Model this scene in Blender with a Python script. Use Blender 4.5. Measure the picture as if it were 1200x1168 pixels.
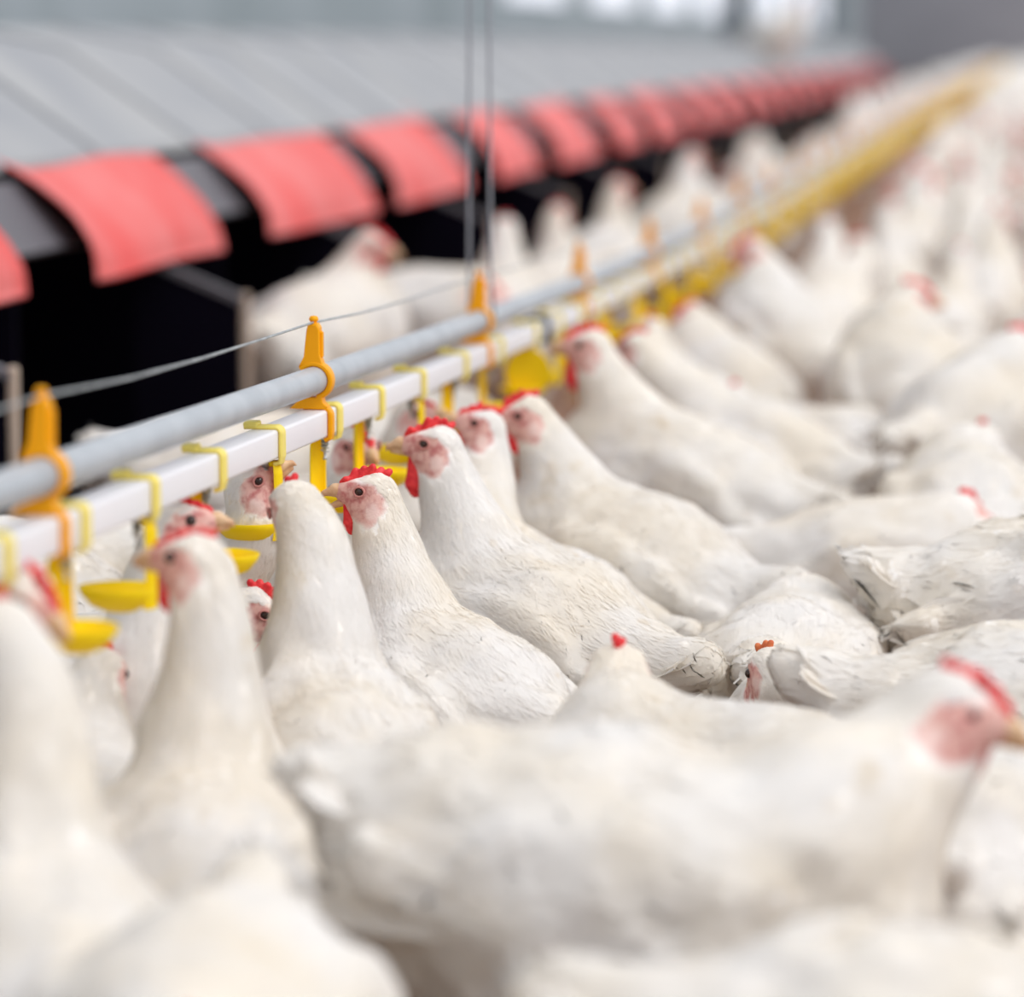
import bpy, math, random
import numpy as np
from mathutils import Vector, Matrix

# ------------------------------------------------------------------ scene, camera, light
for o in list(bpy.data.objects):
    bpy.data.objects.remove(o)
SC = bpy.context.scene
COL = SC.collection
rng = np.random.default_rng(7)
random.seed(7)

CAM_Z = 0.74
FPX = 4000.0
PITCH = math.radians(7.576)
YAW = math.radians(8.735)
c_f = np.array([-math.sin(YAW)*math.cos(PITCH), math.cos(YAW)*math.cos(PITCH), -math.sin(PITCH)])
c_r = np.array([math.cos(YAW), math.sin(YAW), 0.0])
c_u = np.cross(c_r, c_f)
CAM = np.array([0, 0, CAM_Z])

cam_d = bpy.data.cameras.new('camera')
cam = bpy.data.objects.new('camera', cam_d)
COL.objects.link(cam)
cam.location = CAM
cam.rotation_euler = (math.pi/2 - PITCH, 0, YAW)
cam_d.sensor_fit = 'HORIZONTAL'
cam_d.sensor_width = 36
cam_d.lens = FPX/1200*36
cam_d.clip_start = 0.02
cam_d.clip_end = 300
cam_d.dof.use_dof = True
cam_d.dof.focus_distance = 2.86
cam_d.dof.aperture_fstop = 3.3
SC.camera = cam

SC.view_settings.view_transform = 'Standard'
SC.view_settings.look = 'None'
SC.view_settings.gamma = 1
SC.view_settings.use_curve_mapping = False
SC.view_settings.exposure = 0.035
SC.cycles.max_bounces = 16
SC.cycles.diffuse_bounces = 12
SC.cycles.transmission_bounces = 12

W = bpy.data.worlds.new('world')
SC.world = W
W.use_nodes = True
bg = W.node_tree.nodes['Background']
bg.inputs[0].default_value = (0.94, 0.955, 1.0, 1)
bg.inputs[1].default_value = 0.84

sun_d = bpy.data.lights.new('daylight', 'SUN')
sun_d.energy = 1.95
sun_d.angle = math.radians(50)
sun_d.color = (1.0, 0.985, 0.985)
sun = bpy.data.objects.new('daylight', sun_d)
COL.objects.link(sun)
sun.rotation_euler = Vector((-0.75, 0.15, -1.0)).to_track_quat('-Z', 'Y').to_euler()


def at(px, py, D):
    """world point seen at a pixel at distance D along the view axis"""
    return CAM + D*(c_f + c_r*(px-600)/FPX + c_u*(584-py)/FPX)


def ground(px, D, z):
    """world (x, y) of a point of height z at pixel column px and axial distance D"""
    # solve for py so that the point has height z
    a = CAM + D*(c_f + c_r*(px-600)/FPX)
    k = (z-a[2])/c_u[2]
    p = a + c_u*k
    return p[0], p[1]


def on_x(px, X):
    """world y of the point at column px on a vertical plane x = X (height about 0.4)"""
    v = c_f + c_r*(px-600)/FPX
    # include the vertical drop towards z=.42
    D = X/v[0]
    for _ in range(6):
        a = CAM + D*v
        k = (0.42-a[2])/c_u[2]
        D = (X - c_u[0]*k)/v[0]
    return (CAM + D*v + c_u*k)[1]


# ------------------------------------------------------------------ materials
def mat(name, col, rough=0.6, spec=0.3, metal=0.0):
    m = bpy.data.materials.new(name)
    m.use_nodes = True
    b = m.node_tree.nodes['Principled BSDF']
    b.inputs['Base Color'].default_value = (*col, 1)
    b.inputs['Roughness'].default_value = rough
    b.inputs['Specular IOR Level'].default_value = spec
    b.inputs['Metallic'].default_value = metal
    return m


def N(m, t, **kw):
    n = m.node_tree.nodes.new(t)
    for k, v in kw.items():
        setattr(n, k, v)
    return n


def L(m, a, b):
    m.node_tree.links.new(a, b)


def noisy(m, c1, c2, scale, detail=3, p0=.35, p1=.65, bump=0.0, stretch=None):
    b = m.node_tree.nodes['Principled BSDF']
    tc = N(m, 'ShaderNodeTexCoord')
    src = tc.outputs['Object']
    if stretch:
        mp = N(m, 'ShaderNodeMapping')
        mp.inputs['Scale'].default_value = stretch
        L(m, src, mp.inputs[0])
        src = mp.outputs[0]
    nz = N(m, 'ShaderNodeTexNoise')
    nz.inputs['Scale'].default_value = scale
    nz.inputs['Detail'].default_value = detail
    L(m, src, nz.inputs['Vector'])
    cr = N(m, 'ShaderNodeValToRGB')
    cr.color_ramp.elements[0].position = p0
    cr.color_ramp.elements[1].position = p1
    cr.color_ramp.elements[0].color = (*c1, 1)
    cr.color_ramp.elements[1].color = (*c2, 1)
    L(m, nz.outputs[0], cr.inputs[0])
    L(m, cr.outputs[0], b.inputs['Base Color'])
    if bump:
        bp = N(m, 'ShaderNodeBump')
        bp.inputs['Strength'].default_value = bump
        bp.inputs['Distance'].default_value = 0.003
        L(m, nz.outputs[0], bp.inputs['Height'])
        L(m, bp.outputs[0], b.inputs['Normal'])
    return m


FEATHER_A = (0.930, 0.912, 0.888)
FEATHER_B = (0.912, 0.858, 0.765)


def feather_material():
    m = mat('white_feather', FEATHER_A, 0.85, 0.1)
    b = m.node_tree.nodes['Principled BSDF']
    tc = N(m, 'ShaderNodeTexCoord')
    oi = N(m, 'ShaderNodeObjectInfo')
    ad = N(m, 'ShaderNodeVectorMath', operation='ADD')
    mu = N(m, 'ShaderNodeMath', operation='MULTIPLY')
    mu.inputs[1].default_value = 17.0
    L(m, oi.outputs['Random'], mu.inputs[0])
    L(m, tc.outputs['Object'], ad.inputs[0])
    L(m, mu.outputs[0], ad.inputs[1])
    n1 = N(m, 'ShaderNodeTexNoise')
    n1.inputs['Scale'].default_value = 9
    n1.inputs['Detail'].default_value = 3
    L(m, ad.outputs[0], n1.inputs['Vector'])
    r1 = N(m, 'ShaderNodeValToRGB')
    r1.color_ramp.elements[0].position = .36
    r1.color_ramp.elements[1].position = .62
    r1.color_ramp.elements[0].color = (*FEATHER_B, 1)
    r1.color_ramp.elements[1].color = (*FEATHER_A, 1)
    L(m, n1.outputs[0], r1.inputs[0])
    # small yellowish dirt spots with a shape of their own
    n2 = N(m, 'ShaderNodeTexNoise')
    n2.inputs['Scale'].default_value = 19
    n2.inputs['Detail'].default_value = 5
    L(m, ad.outputs[0], n2.inputs['Vector'])
    r2 = N(m, 'ShaderNodeValToRGB')
    r2.color_ramp.elements[0].position = .66
    r2.color_ramp.elements[1].position = .78
    r2.color_ramp.elements[0].color = (0, 0, 0, 1)
    r2.color_ramp.elements[1].color = (.55, .55, .55, 1)
    L(m, n2.outputs[0], r2.inputs[0])
    mx = N(m, 'ShaderNodeMixRGB')
    mx.inputs[2].default_value = (0.66, 0.50, 0.26, 1)
    L(m, r2.outputs[0], mx.inputs[0])
    L(m, r1.outputs[0], mx.inputs[1])
    L(m, mx.outputs[0], b.inputs['Base Color'])
    n3 = N(m, 'ShaderNodeTexNoise')
    n3.inputs['Scale'].default_value = 420
    n3.inputs['Detail'].default_value = 2
    L(m, tc.outputs['Object'], n3.inputs['Vector'])
    bp = N(m, 'ShaderNodeBump')
    bp.inputs['Strength'].default_value = 0.22
    bp.inputs['Distance'].default_value = 0.0015
    L(m, n3.outputs[0], bp.inputs['Height'])
    L(m, bp.outputs[0], b.inputs['Normal'])
    return m, mx


M = {}
M['feather'], _ = feather_material()
# a thinner, light-passing version of the same feather for the loose vanes
mv = M['feather'].copy()
mv.name = 'white_feather_vane'
out = [n for n in mv.node_tree.nodes if n.type == 'OUTPUT_MATERIAL'][0]
bs = mv.node_tree.nodes['Principled BSDF']
tr = N(mv, 'ShaderNodeBsdfTranslucent')
tr.inputs[0].default_value = (*FEATHER_A, 1)
ms = N(mv, 'ShaderNodeMixShader')
ms.inputs[0].default_value = 0.38
L(mv, bs.outputs[0], ms.inputs[1])
L(mv, tr.outputs[0], ms.inputs[2])
L(mv, ms.outputs[0], out.inputs[0])
M['vane'] = mv


def body_material():
    m = M['feather'].copy()
    m.name = 'hen_body'
    b = m.node_tree.nodes['Principled BSDF']
    prev = b.inputs['Base Color'].links[0].from_socket
    at_ = N(m, 'ShaderNodeAttribute', attribute_name='zones')
    sp = N(m, 'ShaderNodeSeparateColor')
    L(m, at_.outputs['Color'], sp.inputs[0])
    tc = N(m, 'ShaderNodeTexCoord')
    nz = N(m, 'ShaderNodeTexNoise')
    nz.inputs['Scale'].default_value = 130
    nz.inputs['Detail'].default_value = 4
    L(m, tc.outputs['Object'], nz.inputs['Vector'])
    cr = N(m, 'ShaderNodeValToRGB')
    e = cr.color_ramp.elements
    e[0].position, e[0].color = .33, (0.55, 0.20, 0.19, 1)
    e[1].position, e[1].color = .56, (0.78, 0.47, 0.41, 1)
    L(m, nz.outputs[0], cr.inputs[0])
    def mix(fac, a, bcol=None, bsock=None):
        x = N(m, 'ShaderNodeMixRGB')
        L(m, fac, x.inputs[0])
        L(m, a, x.inputs[1])
        if bsock is not None:
            L(m, bsock, x.inputs[2])
        else:
            x.inputs[2].default_value = (*bcol, 1)
        return x.outputs[0]
    s = mix(sp.outputs[0], prev, bsock=cr.outputs[0])
    s = mix(sp.outputs[2], s, (0.88, 0.66, 0.60))
    s = mix(sp.outputs[1], s, (0.62, 0.36, 0.16))
    L(m, s, b.inputs['Base Color'])
    return m


M['body'] = body_material()
M['comb'] = noisy(mat('red_comb', (.75, .03, .04), .45, .35), (.62, .012, .02), (.85, .05, .05), 160, bump=.3)
M['comb_orange'] = noisy(mat('orange_comb', (.75, .15, .05), .5, .3), (.55, .10, .03), (.70, .22, .08), 120, bump=.3)
M['beak'] = noisy(mat('horn_beak', (.66, .40, .22), .4, .4), (.58, .30, .15), (.74, .50, .30), 90)
M['eye'] = mat('dark_eye', (.035, .014, .010), .12, .6)
M['eyelid'] = mat('pink_eyelid', (.60, .25, .22), .5, .3)
M['yellow'] = mat('yellow_plastic', (1.0, .74, .004), .42, .25)
M['yellow_lit'] = mat('yellow_plastic_lit', (.97, .83, .20), .42, .3)  # same yellow plastic for the clips, the light on them put into its colour
M['orange'] = mat('orange_plastic', (1.0, .45, .0), .42, .25)
for k_ in ('yellow', 'yellow_lit', 'orange'):
    m_ = M[k_]
    b_ = m_.node_tree.nodes['Principled BSDF']
    o_ = [n for n in m_.node_tree.nodes if n.type == 'OUTPUT_MATERIAL'][0]
    t_ = N(m_, 'ShaderNodeBsdfTranslucent')
    t_.inputs[0].default_value = b_.inputs['Base Color'].default_value
    x_ = N(m_, 'ShaderNodeMixShader')
    x_.inputs[0].default_value = .15
    L(m_, b_.outputs[0], x_.inputs[1])
    L(m_, t_.outputs[0], x_.inputs[2])
    L(m_, x_.outputs[0], o_.inputs[0])
M['white_pipe'] = mat('white_plastic_pipe', (.82, .81, .83), .35, .4)
M['grey_pipe'] = noisy(mat('grey_plastic_pipe', (.40, .43, .46), .4, .4), (.36, .39, .42), (.44, .47, .50), 20)
M['steel'] = mat('dull_steel', (.45, .47, .48), .4, .5, .8)
M['wire'] = noisy(mat('galvanised_wire', (.36, .38, .39), .45, .5, .3), (.28, .30, .31), (.45, .48, .49), 60)
M['cord'] = mat('grey_cord', (.30, .31, .34), .7, .2)
M['black'] = mat('black_plastic', (.004, .003, .008), .9, .05)
M['rubber'] = mat('dark_rubber', (.02, .035, .045), .5, .3)
M['flap'] = noisy(mat('red_flap', (.76, .1, .09), .45, .3), (.72, .050, .043), (.74, .20, .19), 4.5, 4, .3, .72)
M['roof'] = noisy(mat('grey_roof', (.33, .34, .36), .55, .3), (.295, .305, .325), (.37, .375, .38), 3.2, 4)
M['seam'] = mat('roof_seam_grey', (.27, .275, .29), .6, .3)
M['panel'] = mat('dark_grey_panel', (.13, .125, .14), .5, .3)
M['wood'] = noisy(mat('pale_wood', (.42, .33, .26), .75, .2), (.34, .26, .20), (.50, .40, .32), 30, stretch=(1, 1, .1))
M['wall'] = noisy(mat('grey_blue_wall', (.33, .38, .41), .85, .1), (.29, .34, .36), (.38, .43, .46), 1.1, 4)
M['endwall'] = noisy(mat('grey_end_wall', (.34, .34, .37), .85, .1), (.30, .30, .33), (.38, .38, .41), .5, 3)
M['post'] = mat('blue_grey_post', (.15, .18, .205), .6, .3)
M['window'] = mat('pale_window', (.85, .87, .92), .3, .5)
wn = M['window'].node_tree.nodes['Principled BSDF']
wn.inputs['Emission Color'].default_value = (.85, .9, 1, 1)
wn.inputs['Emission Strength'].default_value = .6


def floor_material():
    m = mat('brown_slats', (.30, .17, .12), .7, .25)
    b = m.node_tree.nodes['Principled BSDF']
    tc = N(m, 'ShaderNodeTexCoord')
    nz = N(m, 'ShaderNodeTexNoise')
    nz.inputs['Scale'].default_value = 14
    nz.inputs['Detail'].default_value = 5
    L(m, tc.outputs['Object'], nz.inputs['Vector'])
    cr = N(m, 'ShaderNodeValToRGB')
    e = cr.color_ramp.elements
    e[0].position, e[0].color = .35, (.16, .06, .045, 1)
    e[1].position, e[1].color = .65, (.42, .27, .18, 1)
    L(m, nz.outputs[0], cr.inputs[0])
    L(m, cr.outputs[0], b.inputs['Base Color'])
    return m


M['slat'] = floor_material()
M['pit'] = mat('dark_litter', (.06, .03, .025), .95, .05)


# ------------------------------------------------------------------ mesh helpers
def mesh_np(name, V, F, material, smooth=True):
    """V (n,3), F: array (m,4)/(m,3) or list of arrays"""
    me = bpy.data.meshes.new(name)
    Fs = F if isinstance(F, list) and np.ndim(F[0]) == 2 else [F]
    Fs = [np.asarray(f, dtype=np.int32) for f in Fs if len(f)]
    nl = sum(f.size for f in Fs)
    nf = sum(len(f) for f in Fs)
    me.vertices.add(len(V))
    me.vertices.foreach_set('co', np.asarray(V, dtype=np.float32).ravel())
    me.loops.add(nl)
    me.loops.foreach_set('vertex_index', np.concatenate([f.ravel() for f in Fs]))
    me.polygons.add(nf)
    tot = np.concatenate([np.full(len(f), f.shape[1]) for f in Fs]).astype(np.int32)
    st = np.concatenate([[0], np.cumsum(tot)[:-1]]).astype(np.int32)
    me.polygons.foreach_set('loop_start', st)
    me.polygons.foreach_set('loop_total', tot)
    me.polygons.foreach_set('use_smooth', np.full(nf, smooth))
    me.update(calc_edges=True)
    me.validate()
    if material is not None:
        me.materials.append(material)
    return me


def link(name, me, parent=None, loc=None, mtx=None):
    o = bpy.data.objects.new(name, me)
    COL.objects.link(o)
    if parent is not None:
        o.parent = parent
    if mtx is not None:
        o.matrix_local = mtx
    elif loc is not None:
        o.location = loc
    return o


def tag(o, label=None, cat=None, group=None, kind=None):
    for k, v in (('label', label), ('category', cat), ('group', group), ('kind', kind)):
        if v:
            o[k] = v
    return o


class MB:
    """collects shapes into one mesh"""
    def __init__(self):
        self.v, self.f4, self.f3, self.n = [], [], [], 0

    def add(self, V, F):
        V = np.asarray(V, float)
        for f in F:
            (self.f4 if len(f) == 4 else self.f3).append([i+self.n for i in f])
        self.v.append(V)
        self.n += len(V)

    def box(self, lo, hi, bev=0.0, R=None, c=None):
        lo, hi = np.array(lo, float), np.array(hi, float)
        if bev <= 0:
            P = np.array([[x, y, z] for x in (lo[0], hi[0]) for y in (lo[1], hi[1]) for z in (lo[2], hi[2])])
            F = [(0, 1, 3, 2), (4, 6, 7, 5), (0, 4, 5, 1), (2, 3, 7, 6), (0, 2, 6, 4), (1, 5, 7, 3)]
        else:
            # chamfered box: 24 vertices
            P, idx = [], {}
            for sx in (0, 1):
                for sy in (0, 1):
                    for sz in (0, 1):
                        co = np.array([(lo, hi)[sx][0], (lo, hi)[sy][1], (lo, hi)[sz][2]])
                        d = np.array([1-2*sx, 1-2*sy, 1-2*sz])*bev
                        for ax in range(3):
                            q = co + d
                            q[ax] = co[ax]
                            idx[(sx, sy, sz, ax)] = len(P)
                            P.append(q)
            P = np.array(P)
            F = []
            g = lambda s, ax: idx[(*s, ax)]
            for ax in range(3):
                o1, o2 = (ax+1) % 3, (ax+2) % 3
                for s in (0, 1):
                    q = []
                    for (a, b) in ((0, 0), (1, 0), (1, 1), (0, 1)):
                        t = [0, 0, 0]
                        t[ax], t[o1], t[o2] = s, a, b
                        q.append(g(t, ax))
                    F.append(q if s else q[::-1])
                # edges along ax
                for a in (0, 1):
                    for b in (0, 1):
                        t0, t1 = [0, 0, 0], [0, 0, 0]
                        t0[o1] = t1[o1] = a
                        t0[o2] = t1[o2] = b
                        t1[ax] = 1
                        q = [g(t0, o1), g(t1, o1), g(t1, o2), g(t0, o2)]
                        F.append(q if (a != b) else q[::-1])
            for sx in (0, 1):
                for sy in (0, 1):
                    for sz in (0, 1):
                        q = [g((sx, sy, sz), k) for k in range(3)]
                        F.append(q if (sx+sy+sz) % 2 else q[::-1])
        if R is not None:
            c = np.zeros(3) if c is None else np.array(c, float)
            P = (P-c) @ np.array(R).T + c
        self.add(P, F)

    def tube(self, pts, r, n=12, caps=True):
        pts = np.asarray(pts, float)
        r = np.broadcast_to(np.asarray(r, float), (len(pts),))
        T = np.gradient(pts, axis=0)
        T /= np.linalg.norm(T, axis=1)[:, None]
        ref = np.array([0, 0, 1.0]) if abs(T[0][2]) < .9 else np.array([1.0, 0, 0])
        V = []
        a = np.linspace(0, 2*math.pi, n, endpoint=False)
        for p, t, rr in zip(pts, T, r):
            s = np.cross(ref, t)
            s /= np.linalg.norm(s)
            w = np.cross(t, s)
            ref = w
            V.append(p + rr*(np.cos(a)[:, None]*s + np.sin(a)[:, None]*w))
        m = len(pts)
        F = []
        for i in range(m-1):
            for j in range(n):
                k = (j+1) % n
                F.append((i*n+j, i*n+k, (i+1)*n+k, (i+1)*n+j))
        V = np.concatenate(V)
        if caps:
            V = np.concatenate([V, pts[:1], pts[-1:]])
            b = m*n
            for j in range(n):
                k = (j+1) % n
                F.append((b, k, j))
                F.append((b+1, (m-1)*n+j, (m-1)*n+k))
        self.add(V, F)

    def strip(self, path, thick, width, axis_y=0.0):
        """a band of given thickness following a 2D (x, z) path, wide in y"""
        P = np.asarray(path, float)
        T = np.gradient(P, axis=0)
        T /= np.linalg.norm(T, axis=1)[:, None]
        Nn = np.stack([-T[:, 1], T[:, 0]], 1)
        th = np.broadcast_to(np.asarray(thick, float), (len(P),))[:, None]
        A, B = P + Nn*th/2, P - Nn*th/2
        V, F = [], []
        e = min(width*.12, .0012)
        for i in range(len(P)):
            a, b = A[i], B[i]
            m1 = (a-b)/np.linalg.norm(a-b)*e
            y0, y1 = axis_y-width/2, axis_y+width/2
            V += [(a[0], y0+e, a[1]), (a[0], y1-e, a[1]), (a[0]-m1[0], y1, a[1]-m1[1]), (b[0]+m1[0], y1, b[1]+m1[1]),
                  (b[0], y1-e, b[1]), (b[0], y0+e, b[1]), (b[0]+m1[0], y0, b[1]+m1[1]), (a[0]-m1[0], y0, a[1]-m1[1])]
        n = len(P)
        for i in range(n-1):
            for j in range(8):
                k = (j+1) % 8
                F.append((i*8+j, (i+1)*8+j, (i+1)*8+k, i*8+k))
        for i, rev in ((0, False), (n-1, True)):
            q = [i*8+j for j in range(8)]
            for t in ((0, 1, 2, 3), (0, 3, 4, 7), (4, 5, 6, 7)):
                f = [q[k] for k in t]
                F.append(f[::-1] if rev else f)
        self.add(V, F)

    def lathe(self, prof, n=24, c=(0, 0, 0)):
        prof = np.asarray(prof, float)
        a = np.linspace(0, 2*math.pi, n, endpoint=False)
        V = np.concatenate([np.stack([p[0]*np.cos(a), p[0]*np.sin(a), np.full(n, p[1])], 1) for p in prof]) + np.array(c)
        F = []
        for i in range(len(prof)-1):
            for j in range(n):
                k = (j+1) % n
                F.append((i*n+j, i*n+k, (i+1)*n+k, (i+1)*n+j))
        self.add(V, F)

    def prism(self, poly, y0, y1, bev=0.0):
        """polygon in (x, z) extruded along y"""
        P = np.asarray(poly, float)
        n = len(P)
        c = P.mean(0)
        Pi = c + (P-c)*(1-bev*2) if bev else P
        ring = [(y0, Pi), (y0+(bev and .0012), P), (y1-(bev and .0012), P), (y1, Pi)] if bev else [(y0, P), (y1, P)]
        V = np.concatenate([np.stack([q[:, 0], np.full(n, y), q[:, 1]], 1) for y, q in ring])
        F = []
        for i in range(len(ring)-1):
            for j in range(n):
                k = (j+1) % n
                F.append((i*n+j, i*n+k, (i+1)*n+k, (i+1)*n+j))
        V = np.concatenate([V, [[c[0], y0, c[1]], [c[0], y1, c[1]]]])
        b = len(ring)*n
        for j in range(n):
            k = (j+1) % n
            F.append((b, k, j))
            F.append((b+1, (len(ring)-1)*n+j, (len(ring)-1)*n+k))
        self.add(V, F)

    def mesh(self, name, material, smooth=False):
        V = np.concatenate(self.v)
        me = mesh_np(name, V, [x for x in (self.f4, self.f3) if x], material, smooth)
        return me

    def build(self, name, material, parent=None, loc=None, mtx=None, smooth=False):
        return link(name, self.mesh(name, material, smooth), parent, loc, mtx)


def empty(name, loc=(0, 0, 0), rz=0.0, s=1.0):
    o = bpy.data.objects.new(name, None)
    COL.objects.link(o)
    o.location = loc
    o.rotation_euler = (0, 0, rz)
    o.scale = (s, s, s)
    o.empty_display_size = 0.05
    return o


def copy_tree(o, parent=None):
    c = o.copy()
    COL.objects.link(c)
    if parent is not None:
        c.parent = parent
    for ch in o.children:
        copy_tree(ch, c)
    return c


# ------------------------------------------------------------------ implicit surfaces
class Field:
    def __init__(self, lo, hi, h, far=0.05):
        self.lo, self.h = np.array(lo, float), h
        self.n = np.ceil((np.array(hi)-self.lo)/h).astype(int)+1
        self.d = np.full(self.n, far, np.float32)
        self.far = far

    def _win(self, lo, hi):
        i0 = np.clip(np.floor((lo-self.lo)/self.h).astype(int), 0, self.n)
        i1 = np.clip(np.ceil((hi-self.lo)/self.h).astype(int)+1, 0, self.n)
        sl = tuple(slice(a, b) for a, b in zip(i0, i1))
        ax = [self.lo[k] + self.h*np.arange(i0[k], i1[k]) for k in range(3)]
        return sl, ax

    def _merge(self, sl, d, k):
        cur = self.d[sl]
        if k > 0:
            hh = np.clip(.5 + .5*(cur-d)/k, 0, 1)
            self.d[sl] = cur*(1-hh) + d*hh - k*hh*(1-hh)
        else:
            self.d[sl] = np.minimum(cur, d)

    def cone(self, a, ra, b, rb, k=0.0):
        a, b = np.array(a, float), np.array(b, float)
        mg = max(ra, rb)+self.far*.8
        sl, ax = self._win(np.minimum(a, b)-mg, np.maximum(a, b)+mg)
        if any(len(x) == 0 for x in ax):
            return
        ab = b-a
        l2 = max(float(ab@ab), 1e-12)
        X = ax[0][:, None, None]-a[0]
        Y = ax[1][None, :, None]-a[1]
        Z = ax[2][None, None, :]-a[2]
        t = np.clip((X*ab[0]+Y*ab[1]+Z*ab[2])/l2, 0, 1)
        d = np.sqrt((X-t*ab[0])**2+(Y-t*ab[1])**2+(Z-t*ab[2])**2) - (ra+(rb-ra)*t)
        self._merge(sl, d.astype(np.float32), k)

    def ell(self, c, r, R=None, k=0.0):
        c, r = np.array(c, float), np.array(r, float)
        mg = r.max()+self.far*.8
        sl, ax = self._win(c-mg, c+mg)
        if any(len(x) == 0 for x in ax):
            return
        P = np.stack(np.meshgrid(ax[0]-c[0], ax[1]-c[1], ax[2]-c[2], indexing='ij'), -1)
        if R is not None:
            P = P @ np.array(R)
        k0 = np.sqrt(((P/r)**2).sum(-1))
        k1 = np.sqrt(((P/r**2)**2).sum(-1))+1e-6
        d = k0*(k0-1)/k1
        self._merge(sl, d.astype(np.float32), k)

    def nets(self):
        d = self.d
        s = d < 0
        nx, ny, nz = d.shape
        cnt = np.zeros((nx-1, ny-1, nz-1), np.uint8)
        for i in (0, 1):
            for j in (0, 1):
                for k in (0, 1):
                    cnt += s[i:nx-1+i, j:ny-1+j, k:nz-1+k]
        act = (cnt > 0) & (cnt < 8)
        ci, cj, ck = np.nonzero(act)
        vid = np.full(act.shape, -1, np.int64)
        vid[ci, cj, ck] = np.arange(len(ci))
        acc = np.zeros((len(ci), 3))
        num = np.zeros(len(ci))
        cor = [(i, j, k) for i in (0, 1) for j in (0, 1) for k in (0, 1)]
        for a in cor:
            for ax in range(3):
                if a[ax] == 1:
                    continue
                b = list(a)
                b[ax] = 1
                da = d[ci+a[0], cj+a[1], ck+a[2]]
                db = d[ci+b[0], cj+b[1], ck+b[2]]
                x = (da < 0) != (db < 0)
                t = np.where(x, da/(np.where(x, da-db, 1)), 0)
                for q in range(3):
                    acc[:, q] += np.where(x, a[q] + (t if q == ax else 0), 0)
                num += x
        V = acc/num[:, None] + np.stack([ci, cj, ck], 1)
        V = self.lo + V*self.h
        F = []
        for ax in range(3):
            o1, o2 = (ax+1) % 3, (ax+2) % 3
            sl0 = [slice(None)]*3
            sl1 = [slice(None)]*3
            sl0[ax], sl1[ax] = slice(0, -1), slice(1, None)
            for q in (o1, o2):
                sl0[q] = sl1[q] = slice(1, -1)
            s0, s1 = s[tuple(sl0)], s[tuple(sl1)]
            for inv in (False, True):
                m = (s0 & ~s1) if not inv else (~s0 & s1)
                idx = list(np.nonzero(m))
                idx[o1] = idx[o1]+1
                idx[o2] = idx[o2]+1
                if len(idx[0]) == 0:
                    continue
                q = []
                for (da, db) in ((0, 0), (-1, 0), (-1, -1), (0, -1)):
                    c = [x.copy() for x in idx]
                    c[o1] = c[o1]+da
                    c[o2] = c[o2]+db
                    q.append(vid[c[0], c[1], c[2]])
                q = np.stack(q, 1)
                F.append(q[:, ::-1] if inv else q)
        return V, np.concatenate(F)

    def sample(self, P):
        g = (P-self.lo)/self.h
        g = np.clip(g, 0, self.n-1.001)
        i = g.astype(int)
        f = g-i
        d = self.d
        r = 0
        for a in (0, 1):
            wa = f[:, 0] if a else 1-f[:, 0]
            for b in (0, 1):
                wb = f[:, 1] if b else 1-f[:, 1]
                for c in (0, 1):
                    wc = f[:, 2] if c else 1-f[:, 2]
                    r = r + wa*wb*wc*d[i[:, 0]+a, i[:, 1]+b, i[:, 2]+c]
        return r

    def grad(self, P):
        e = self.h
        g = np.stack([self.sample(P+np.eye(3)[k]*e)-self.sample(P-np.eye(3)[k]*e) for k in range(3)], 1)
        return g/(np.linalg.norm(g, axis=1)[:, None]+1e-9)


def nrm(v):
    v = np.asarray(v, float)
    return v/np.linalg.norm(v)


# ------------------------------------------------------------------ hen heads: shared small parts (head frame: x forward, y left, z up)
def comb_mesh(var, material, tall=1.0):
    F = Field((-.035, -.02, -.01), (.04, .02, .05), .0016, .02)
    r = random.Random(var)
    n = 6
    for i in range(n):
        t = i/(n-1)
        bx, bz = .026-.040*t, .0075+.0125*math.sin(t*math.pi*.60)
        hgt = tall*(.0030+.0048*math.sin(math.pi*(.15+.8*t)))*(1+.35*r.uniform(-1, 1))
        lean = r.uniform(-.004, .004)
        F.cone((bx, 0, bz), .0043, (bx-.002-.002*t, lean, bz+hgt), .0036, .003)
    V, Q = F.nets()
    return mesh_np('comb', V, Q, material)


COMBS = [comb_mesh(k, M['comb']) for k in (1, 2, 3)]
COMB_ORANGE = comb_mesh(4, M['comb_orange'])
COMB_LOW = comb_mesh(5, M['comb'], .35)


def wattle_mesh(side, big):
    F = Field((-.02, -.025, -.07), (.04, .025, .01), .0018, .02)
    s = 1.25 if big else .85
    F.cone((.019, side*.006, -.014), .0045, (.015, side*.009, -.018-.017*s), .0070*s, .004)
    F.cone((.015, side*.009, -.018-.017*s), .0070*s, (.012, side*.008, -.018-.023*s), .0058*s, .003)
    V, Q = F.nets()
    V[:, 1] = side*.0075 + (V[:, 1]-side*.0075)*.55
    return mesh_np('wattle', V, Q, M['comb'])


WATTLES = {(s, b): wattle_mesh(s, b) for s in (1, -1) for b in (0, 1)}


def beak_mesh(gape):
    F = Field((0, -.02, -.035), (.06, .02, .02), .0014, .02)
    F.cone((.020, 0, -.0005), .0098, (.033, 0, -.0008), .0066, .002)
    F.cone((.033, 0, -.0008), .0066, (.044, 0, -.0052), .0030, .002)
    F.cone((.044, 0, -.0052), .0030, (.0465, 0, -.0092), .0013, .001)
    c, s = math.cos(gape), math.sin(gape)
    x1, z1 = .019, -.0085
    F.cone((x1, 0, z1), .0055, (x1+.022*c, 0, z1-.001-.022*s), .0022, .0008 if gape else .0)
    V, Q = F.nets()
    return mesh_np('beak', V, Q, M['beak'])


BEAKS = [beak_mesh(0.0), beak_mesh(0.45)]


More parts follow.
